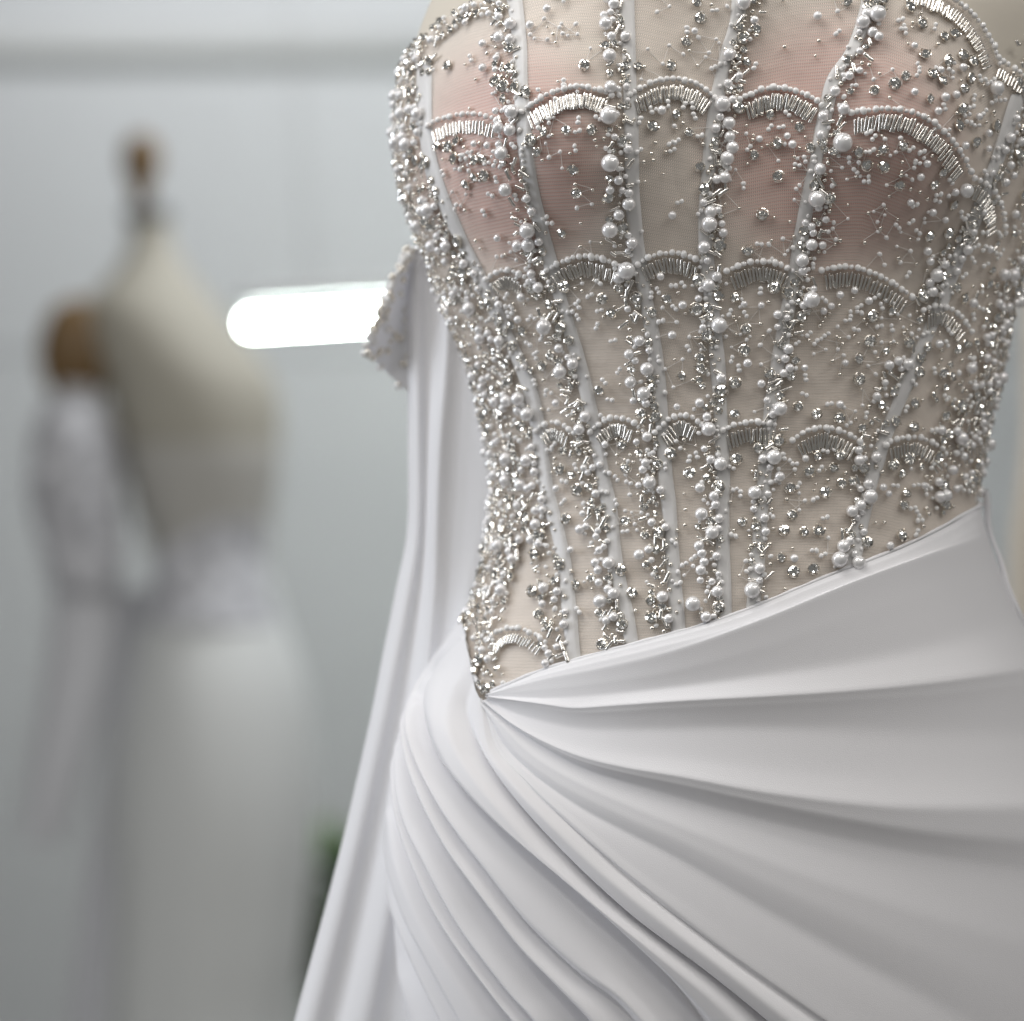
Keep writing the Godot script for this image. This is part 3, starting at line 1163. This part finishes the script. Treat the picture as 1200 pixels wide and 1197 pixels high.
# ------------------------------------------------------------------ skirt
# each fold line: heights [at the gather, in the middle, at the far end], then the drawn line
const FOLDS := [
	[[1, 2, 2], [578, 811], [640, 785], [700, 767], [760, 751], [860, 721], [960, 679], [1060, 639], [1154, 589]],
	[[3, 5, 5], [578, 812], [640, 787], [700, 770], [760, 755], [860, 726], [960, 684], [1060, 644], [1157, 594]],
	[[6, 9, 8], [578, 813], [640, 792], [700, 777], [780, 757], [860, 734], [960, 694], [1060, 655], [1160, 606]],
	[[7, 12, 10], [578, 814], [640, 797], [720, 781], [800, 760], [900, 722], [1000, 678], [1080, 648], [1164, 622]],
	[[6, 7, 7], [578, 815], [645, 808], [720, 799], [800, 785], [900, 757], [1000, 722], [1080, 696], [1175, 664]],
	[[5, 3, 7], [578, 816], [649, 818], [720, 813], [800, 804], [900, 790], [1000, 774], [1100, 752], [1200, 722]],
	[[9, 14, 12], [576, 816], [640, 824], [680, 829], [720, 826], [799, 820], [900, 814], [1000, 807], [1100, 796], [1215, 778]],
	[[6, 10, 9], [575, 817], [640, 829], [680, 835], [720, 834], [799, 829], [900, 825], [1000, 820], [1100, 813], [1218, 800]],
	[[1, 2, 3], [574, 819], [600, 833], [640, 845], [690, 854], [760, 855], [850, 853], [950, 854], [1060, 858], [1222, 860]],
	[[4, 6, 6], [573, 820], [606, 843], [650, 862], [710, 876], [800, 886], [900, 897], [1000, 906], [1100, 906], [1226, 902]],
	[[6, 15, 12], [572, 821], [604, 846], [646, 869], [690, 886], [740, 898], [800, 908], [900, 927], [1020, 942], [1100, 945], [1232, 944]],
	[[5, 11, 9], [571, 822], [603, 847], [640, 869], [680, 889], [730, 904], [799, 919], [900, 942], [1010, 964], [1100, 978], [1234, 990]],
	[[-1, -1, 2], [570, 823], [602, 849], [636, 873], [680, 896], [720, 911], [799, 936], [900, 964], [1000, 988], [1100, 1008], [1240, 1030]],
	[[5, 6, 6], [570, 824], [598, 854], [630, 884], [680, 914], [740, 942], [820, 975], [920, 1015], [1020, 1050], [1120, 1082], [1246, 1120]],
	[[5, 7, 4], [569, 825], [595, 860], [622, 890], [670, 922], [730, 953], [800, 985], [900, 1035], [1000, 1080], [1100, 1125], [1246, 1190]],
	[[2, 2, 6], [570, 822], [592, 869], [620, 898], [640, 915], [690, 949], [740, 976], [800, 1008], [900, 1068], [1000, 1125], [1100, 1180], [1246, 1270]],
	[[3, 7, 8], [570, 821], [590, 871], [624, 905], [656, 936], [700, 973], [750, 1015], [800, 1052], [880, 1106], [950, 1152], [1050, 1222], [1170, 1300]],
	[[3, 8, 9], [569, 820], [588, 872], [620, 906], [651, 937], [696, 978], [742, 1021], [792, 1062], [867, 1122], [938, 1174], [1036, 1244], [1150, 1320]],
	[[2, 4, 5], [569, 819], [587, 873], [618, 908], [648, 940], [692, 981], [738, 1025], [788, 1066], [863, 1126], [934, 1179], [1030, 1250], [1140, 1326]],
	[[5, 10, 9], [568, 818], [580, 868], [604, 904], [640, 944], [684, 990], [728, 1032], [776, 1073], [846, 1130], [916, 1188], [1000, 1256], [1090, 1335]],
	[[5, 7, 5], [565, 812], [572, 862], [594, 902], [626, 945], [668, 993], [708, 1034], [756, 1078], [830, 1136], [896, 1192], [970, 1258], [1050, 1340]],
	[[0, -5, -4], [558, 800], [550, 830], [562, 866], [582, 897], [612, 932], [650, 972], [690, 1012], [735, 1060], [800, 1108], [870, 1160], [940, 1240], [1010, 1345]],
	[[7, 9, 6], [550, 776], [540, 820], [552, 868], [575, 906], [604, 944], [640, 988], [672, 1020], [715, 1062], [780, 1118], [850, 1180], [910, 1250], [970, 1350]],
	[[6, 9, 4], [538, 758], [527, 800], [530, 850], [548, 893], [575, 930], [606, 964], [642, 998], [684, 1036], [745, 1095], [812, 1165], [870, 1240], [930, 1355]],
	[[3, -6, -5], [532, 742], [514, 790], [506, 836], [512, 865], [530, 898], [549, 921], [572, 947], [603, 975], [644, 1010], [706, 1068], [770, 1130], [830, 1210], [890, 1358]],
	[[4, 3, 3], [531, 738], [511, 788], [503, 836], [509, 870], [525, 904], [544, 932], [568, 964], [600, 1000], [642, 1044], [690, 1095], [745, 1155], [800, 1230], [856, 1360]],
	[[4, 8, 6], [530, 734], [509, 786], [501, 836], [508, 875], [520, 906], [541, 947], [564, 982], [584, 1009], [610, 1045], [640, 1082], [694, 1134], [742, 1172], [800, 1250], [840, 1360]],
	[[3, 1, 0], [530, 732], [508, 785], [499, 836], [506, 878], [517, 909], [536, 952], [557, 988], [577, 1015], [602, 1051], [632, 1089], [686, 1142], [734, 1180], [788, 1258], [826, 1360]],
	[[5, 9, 8], [529, 730], [506, 785], [497, 836], [502, 880], [512, 915], [530, 958], [550, 996], [570, 1026], [598, 1066], [630, 1110], [676, 1160], [715, 1205], [760, 1280], [800, 1360]],
	[[2, -6, -8], [528, 728], [504, 785], [494, 834], [496, 870], [500, 915], [513, 958], [540, 1002], [563, 1034], [590, 1070], [620, 1110], [656, 1152], [700, 1202], [735, 1270], [770, 1360]],
	[[4, 6, 4], [527, 727], [502, 786], [491, 836], [491, 880], [494, 920], [505, 962], [527, 1006], [546, 1042], [568, 1082], [596, 1120], [628, 1160], [660, 1200], [695, 1270], [730, 1360]],
	[[4, 8, 7], [527, 726], [501, 787], [489, 838], [489, 884], [491, 922], [501, 965], [521, 1008], [540, 1047], [563, 1088], [588, 1124], [618, 1164], [648, 1200], [680, 1270], [712, 1360]],
	[[3, 2, 1], [526, 726], [500, 787], [488, 840], [487, 886], [489, 925], [498, 967], [516, 1011], [534, 1050], [557, 1092], [582, 1129], [612, 1169], [640, 1204], [670, 1275], [700, 1360]],
	[[4, 8, 7], [526, 726], [499, 789], [486, 842], [485, 888], [486, 928], [494, 972], [510, 1018], [528, 1060], [552, 1102], [578, 1140], [604, 1176], [630, 1212], [658, 1280], [684, 1360]],
	[[2, -5, -8], [525, 727], [498, 792], [484, 846], [480, 892], [479, 937], [486, 984], [500, 1026], [518, 1062], [542, 1100], [566, 1132], [591, 1166], [617, 1200], [645, 1280], [668, 1360]],
	[[4, 6, 4], [525, 728], [497, 794], [483, 848], [477, 896], [476, 940], [481, 990], [493, 1034], [509, 1074], [530, 1112], [552, 1148], [575, 1185], [600, 1230], [625, 1290], [645, 1360]],
	[[4, 7, 6], [524, 729], [496, 797], [481, 852], [474, 900], [471, 950], [475, 1000], [486, 1044], [500, 1082], [520, 1120], [540, 1158], [558, 1192], [580, 1240], [604, 1300], [622, 1360]],
	[[3, 3, 3], [524, 730], [495, 798], [480, 853], [472, 903], [469, 953], [472, 1003], [482, 1047], [496, 1086], [515, 1124], [534, 1162], [552, 1196], [572, 1244], [594, 1304], [610, 1360]],
	[[4, 6, 6], [523, 731], [495, 800], [479, 855], [470, 906], [466, 956], [468, 1006], [476, 1052], [489, 1092], [506, 1132], [524, 1170], [540, 1204], [560, 1250], [580, 1306], [594, 1360]],
	[[2, -4, -5], [523, 732], [494, 802], [478, 858], [468, 909], [464, 960], [464, 1010], [469, 1056], [480, 1096], [495, 1134], [512, 1170], [528, 1204], [546, 1250], [562, 1306], [574, 1360]],
	[[3, 4, 4], [523, 733], [494, 803], [477, 860], [467, 912], [462, 965], [462, 1015], [465, 1060], [472, 1100], [482, 1140], [493, 1175], [506, 1215], [524, 1260], [540, 1310], [552, 1360]],
]

func skirt(dress: Node3D):
	var n := 130
	var sub := 7
	var lines := []
	var hs := []
	for f in FOLDS:
		var pts: Array = f.slice(1)
		var nth := lines.size()
		if nth >= 22:
			# the left half starts along the edge that runs up beside the beading
			var t := (nth - 22) / 18.0
			var ys := lerpf(776.0, 698.0, pow(t, 0.5))
			pts[0] = [558.0 - (776.0 - ys) * 0.24 - t * 6.0, ys - 6.0]
		var s := spline(pts, 60)
		var c := PackedVector2Array()
		for v in s:
			c.append(chart(v.x, v.y))
		if pts[-1][0] > 1140:
			# run on round the side of the form
			var last := c[-1]
			for k in range(1, 9):
				c.append(Vector2(last.x - k * 0.1, last.y - k * 2.0))
		# even steps in place on the form, not in angle
		var flat := PackedVector2Array()
		for v in c:
			flat.append(Vector2(v.x * 330.0, v.y))
		var ev := even(flat, n)
		for k in ev.size():
			ev[k].x /= 330.0
		lines.append(ev)
		hs.append(f[0])
	# two more lines wrap the left edge round to the back
	for k in [0.30, 0.75]:
		var w := PackedVector2Array()
		for v in lines[FOLDS.size() - 1]:
			w.append(Vector2(maxf(v.x, PI - 0.22) + k, v.y))
		lines.append(w)
		hs.append([2, 0, 0])
	var p := PackedVector3Array()
	var rows := 0
	for i in lines.size() - 1:
		for k in sub + (1 if i == lines.size() - 2 else 0):
			var t := float(k) / sub
			var a: PackedVector2Array = lines[maxi(i - 1, 0)]
			var b: PackedVector2Array = lines[i]
			var c: PackedVector2Array = lines[i + 1]
			var d: PackedVector2Array = lines[mini(i + 2, lines.size() - 1)]
			var tt := t * t * (3.0 - 2.0 * t)
			for j in n + 1:
				var s := float(j) / n
				# lines stay in order: monotone steps between them, smooth heights
				var q := b[j].lerp(c[j], t)
				var h0 := fold_h(hs[i], s)
				var h1 := fold_h(hs[i + 1], s)
				# to the right the crests are crisp, down the left hip the creases between the pleats
				var crisp_low := i >= 13
				var w := tt
				if (h0 < h1) == crisp_low:
					w = pow(t, 0.62)
				else:
					w = 1.0 - pow(1.0 - t, 0.62)
				var h := lerpf(h0, h1, lerpf(w, tt, 0.25))
				var gain := lerpf(0.85, 2.1, smoothstep(13.0, 21.0, i + t))
				gain *= 1.0 + 0.3 * smoothstep(19.0, 24.0, i + t)
				var slim := 1.0 - 0.75 * smoothstep(0.75, 0.1, q.x) * smoothstep(800.0, 620.0, q.y)
				p.append(W(body(q.x, q.y, slim * (lerpf(2.5, 7.0, smoothstep(0.0, 0.2, s)) + h * lerpf(0.9, gain, smoothstep(0.0, 0.16, s))))))
			rows += 1
	# soften across the folds, so that none of the lines shows as a crease
	for pass_ in 1:
		var q := p.duplicate()
		for i in range(1, rows - 1):
			for j in n + 1:
				var k := i * (n + 1) + j
				q[k] = p[k] * 0.5 + (p[k - n - 1] + p[k + n + 1]) * 0.25
		p = q
	part("skirt_drape", grid(p, rows, n + 1, W(Vector3(855, 900, -150))), M.satin, dress)
	# the plain back of the skirt, and what hangs below
	var bp := PackedVector3Array()
	var br := 60
	var bc := 50
	for i in br:
		for j in bc:
			var th := lerpf(-0.62, PI - TAU + 0.35, j / (bc - 1.0))
			bp.append(W(body(th, lerpf(590.0, 1360.0, i / (br - 1.0)), 5.0)))
	part("skirt_back", grid(bp, br, bc, W(Vector3(855, 900, 0))), M.satin, dress)
	var lp := PackedVector3Array()
	for i in 40:
		for j in 121:
			var th := TAU * j / 120.0
			var t := i / 39.0
			var q := body(th, lerpf(1330.0, 3500.0, t), 4.0 - 6.0 * (1.0 - t) + 190.0 * t * t)
			q += Vector3(cos(th), 0, sin(th)) * 14.0 * smoothstep(0.0, 0.4, t) * sin(th * 13.0)
			lp.append(W(q))
	part("skirt_lower", grid(lp, 40, 121, W(Vector3(855, 2400, 0))), M.satin, dress)
	# the turned hem along the skirt's upper edge, and round the hip
	for line in [FOLDS[0].slice(1), [[529, 688], [536, 710], [545, 745], [553, 775], [562, 800], [575, 815]]]:
		var hp := PackedVector3Array()
		var hr := PackedFloat32Array()
		var hn := 0
		for v in spline(line, 120):
			var c := chart(v.x, v.y)
			hp.append(W(body(c.x, c.y, 3.2 + 0.5 * sin(hn * 0.37))))
			hr.append(K * (2.5 + 0.35 * sin(hn * 0.9) + 0.3 * sin(hn * 0.23)))
			hn += 1
		part("turned_hem", tube(hp, hr, 8), M.satin, dress)
	# rolled seam down the right side
	var sp := PackedVector3Array()
	var sr := PackedFloat32Array()
	for k in 40:
		var y := lerpf(575.0, 900.0, k / 39.0)
		sp.append(W(body(0.16 - 0.04 * sin(k * 0.3), y, 9.0 + 1.2 * sin(k * 0.8))))
		sr.append(K * (3.4 + 0.8 * sin(k * 0.57)))
	part("side_seam", tube(sp, sr, 10), M.satin, dress)

func fold_h(h: Array, s: float) -> float:
	return lerpf(h[0], h[1], smoothstep(0.0, 0.3, s)) if s < 0.3 else lerpf(h[1], h[2], smoothstep(0.4, 1.0, s))

# ------------------------------------------------------------------ train and sleeve
# lines from top to bottom: depth behind the middle at top and bottom, then the drawn line
const TRAIN := [
	[-96, -84, [476, 288], [477, 400], [478, 520], [477, 620], [464, 690], [446, 780], [430, 860], [395, 1010], [345, 1197], [300, 1360]],
	[-78, -66, [482, 288], [483, 400], [485, 520], [484, 620], [473, 690], [455, 780], [438, 860], [404, 1010], [356, 1197], [312, 1360]],
	[-72, -60, [490, 288], [491, 400], [492, 520], [491, 620], [482, 690], [465, 780], [449, 860], [416, 1010], [370, 1197], [326, 1360]],
	[-82, -66, [497, 290], [497, 400], [497, 520], [495, 620], [488, 690], [473, 780], [458, 860], [426, 1010], [382, 1197], [338, 1360]],
	[-76, -66, [510, 295], [507, 400], [502, 520], [499, 620], [494, 690], [481, 780], [467, 860], [437, 1010], [394, 1197], [350, 1360]],
	[-66, -54, [517, 300], [513, 400], [506, 520], [502, 620], [499, 690], [489, 780], [476, 860], [448, 1010], [406, 1197], [364, 1360]],
	[-50, -42, [522, 305], [518, 420], [510, 520], [506, 620], [504, 690], [496, 780], [485, 860], [459, 1010], [420, 1197], [380, 1360]],
	[-44, -38, [528, 310], [524, 430], [517, 520], [513, 620], [511, 690], [503, 780], [492, 860], [468, 1010], [434, 1197], [398, 1360]],
	[-50, -46, [536, 320], [534, 430], [526, 520], [521, 620], [519, 690], [509, 780], [498, 860], [476, 1010], [446, 1197], [416, 1360]],
	[-46, -44, [548, 330], [548, 430], [543, 520], [536, 620], [530, 690], [518, 780], [507, 860], [485, 1010], [460, 1197], [436, 1360]],
	[-34, -34, [566, 340], [570, 430], [568, 520], [560, 620], [548, 690], [532, 780], [520, 860], [498, 1010], [478, 1197], [462, 1360]],
	[-22, -30, [590, 345], [598, 430], [598, 520], [592, 620], [580, 690], [558, 780], [545, 860], [524, 1010], [508, 1197], [500, 1360]],
	[-10, -30, [625, 345], [640, 430], [645, 520], [640, 620], [630, 690], [610, 780], [590, 860], [570, 1010], [560, 1197], [560, 1360]],
]

func train(dress: Node3D):
	var n := 90
	var sub := 8
	var p := PackedVector3Array()
	var rows := 0
	var ls := []
	for f in TRAIN:
		ls.append(spline(f.slice(2), n))
	for i in TRAIN.size() - 1:
		for k in sub + (1 if i == TRAIN.size() - 2 else 0):
			var t := float(k) / sub
			for j in n + 1:
				var s := float(j) / n
				var v: Vector2 = ls[i][j].lerp(ls[i + 1][j], t)
				var tt := t * t * (3.0 - 2.0 * t)
				var z := lerpf(lerpf(TRAIN[i][0], TRAIN[i][1], s), lerpf(TRAIN[i + 1][0], TRAIN[i + 1][1], s), tt)
				var f := (DQ - z) / DQ
				p.append(W(Vector3(600.0 + (v.x - 600.0) * f, 598.5 + (v.y - 598.5) * f, z)))
			rows += 1
	for pass_ in 26:
		var q := p.duplicate()
		for i in range(1, rows - 1):
			for j in n + 1:
				var k := i * (n + 1) + j
				q[k].z = p[k].z * 0.4 + (p[k - n - 1].z + p[k + n + 1].z) * 0.3
		p = q
	part("train", grid(p, rows, n + 1, Vector3.ZERO, false), M.chiffon, dress)
	# the beaded lace sleeve that hangs behind the underarm
	var sp := PackedVector3Array()
	var spots := []
	for i in 24:
		for j in 14:
			var t := i / 23.0
			var u := j / 13.0
			var l := Vector2(lerpf(476, 425, pow(t, 0.9)), lerpf(285, 408, t))
			var r := Vector2(lerpf(492, 480, t), lerpf(288, 462, t))
			var v := l.lerp(r, u)
			var z := -70.0 - 40.0 * u + 10.0 * sin(u * 5.0 + t * 3.0)
			var q := W(Vector3(v.x, v.y, z))
			sp.append(q)
			if j == 0 or rng.randf() < 0.22 * (1.0 - u) + 0.05:
				for k in 2:
					spots.append(Transform3D(Basis.from_scale(Vector3.ONE * K * rng.randf_range(2.5, 5.0)), q + Vector3(rng.randf_range(-3, 3), rng.randf_range(-3, 3), rng.randf_range(1, 4)) * K))
	var sl := part("lace_sleeve", grid(sp, 24, 14, Vector3.ZERO, false), M.chiffon, dress)
	var half := []
	var rest := []
	for s in spots:
		if rng.randf() < 0.5:
			half.append(s)
		else:
			rest.append(s)
	var b := SphereMesh.new()
	b.radius = 1.0
	b.height = 2.0
	b.radial_segments = 10
	b.rings = 5
	scatter("silver_beading", b, M.silver, half, sl)
	scatter("seed_beading", b, M.seed_pearl, rest, sl)
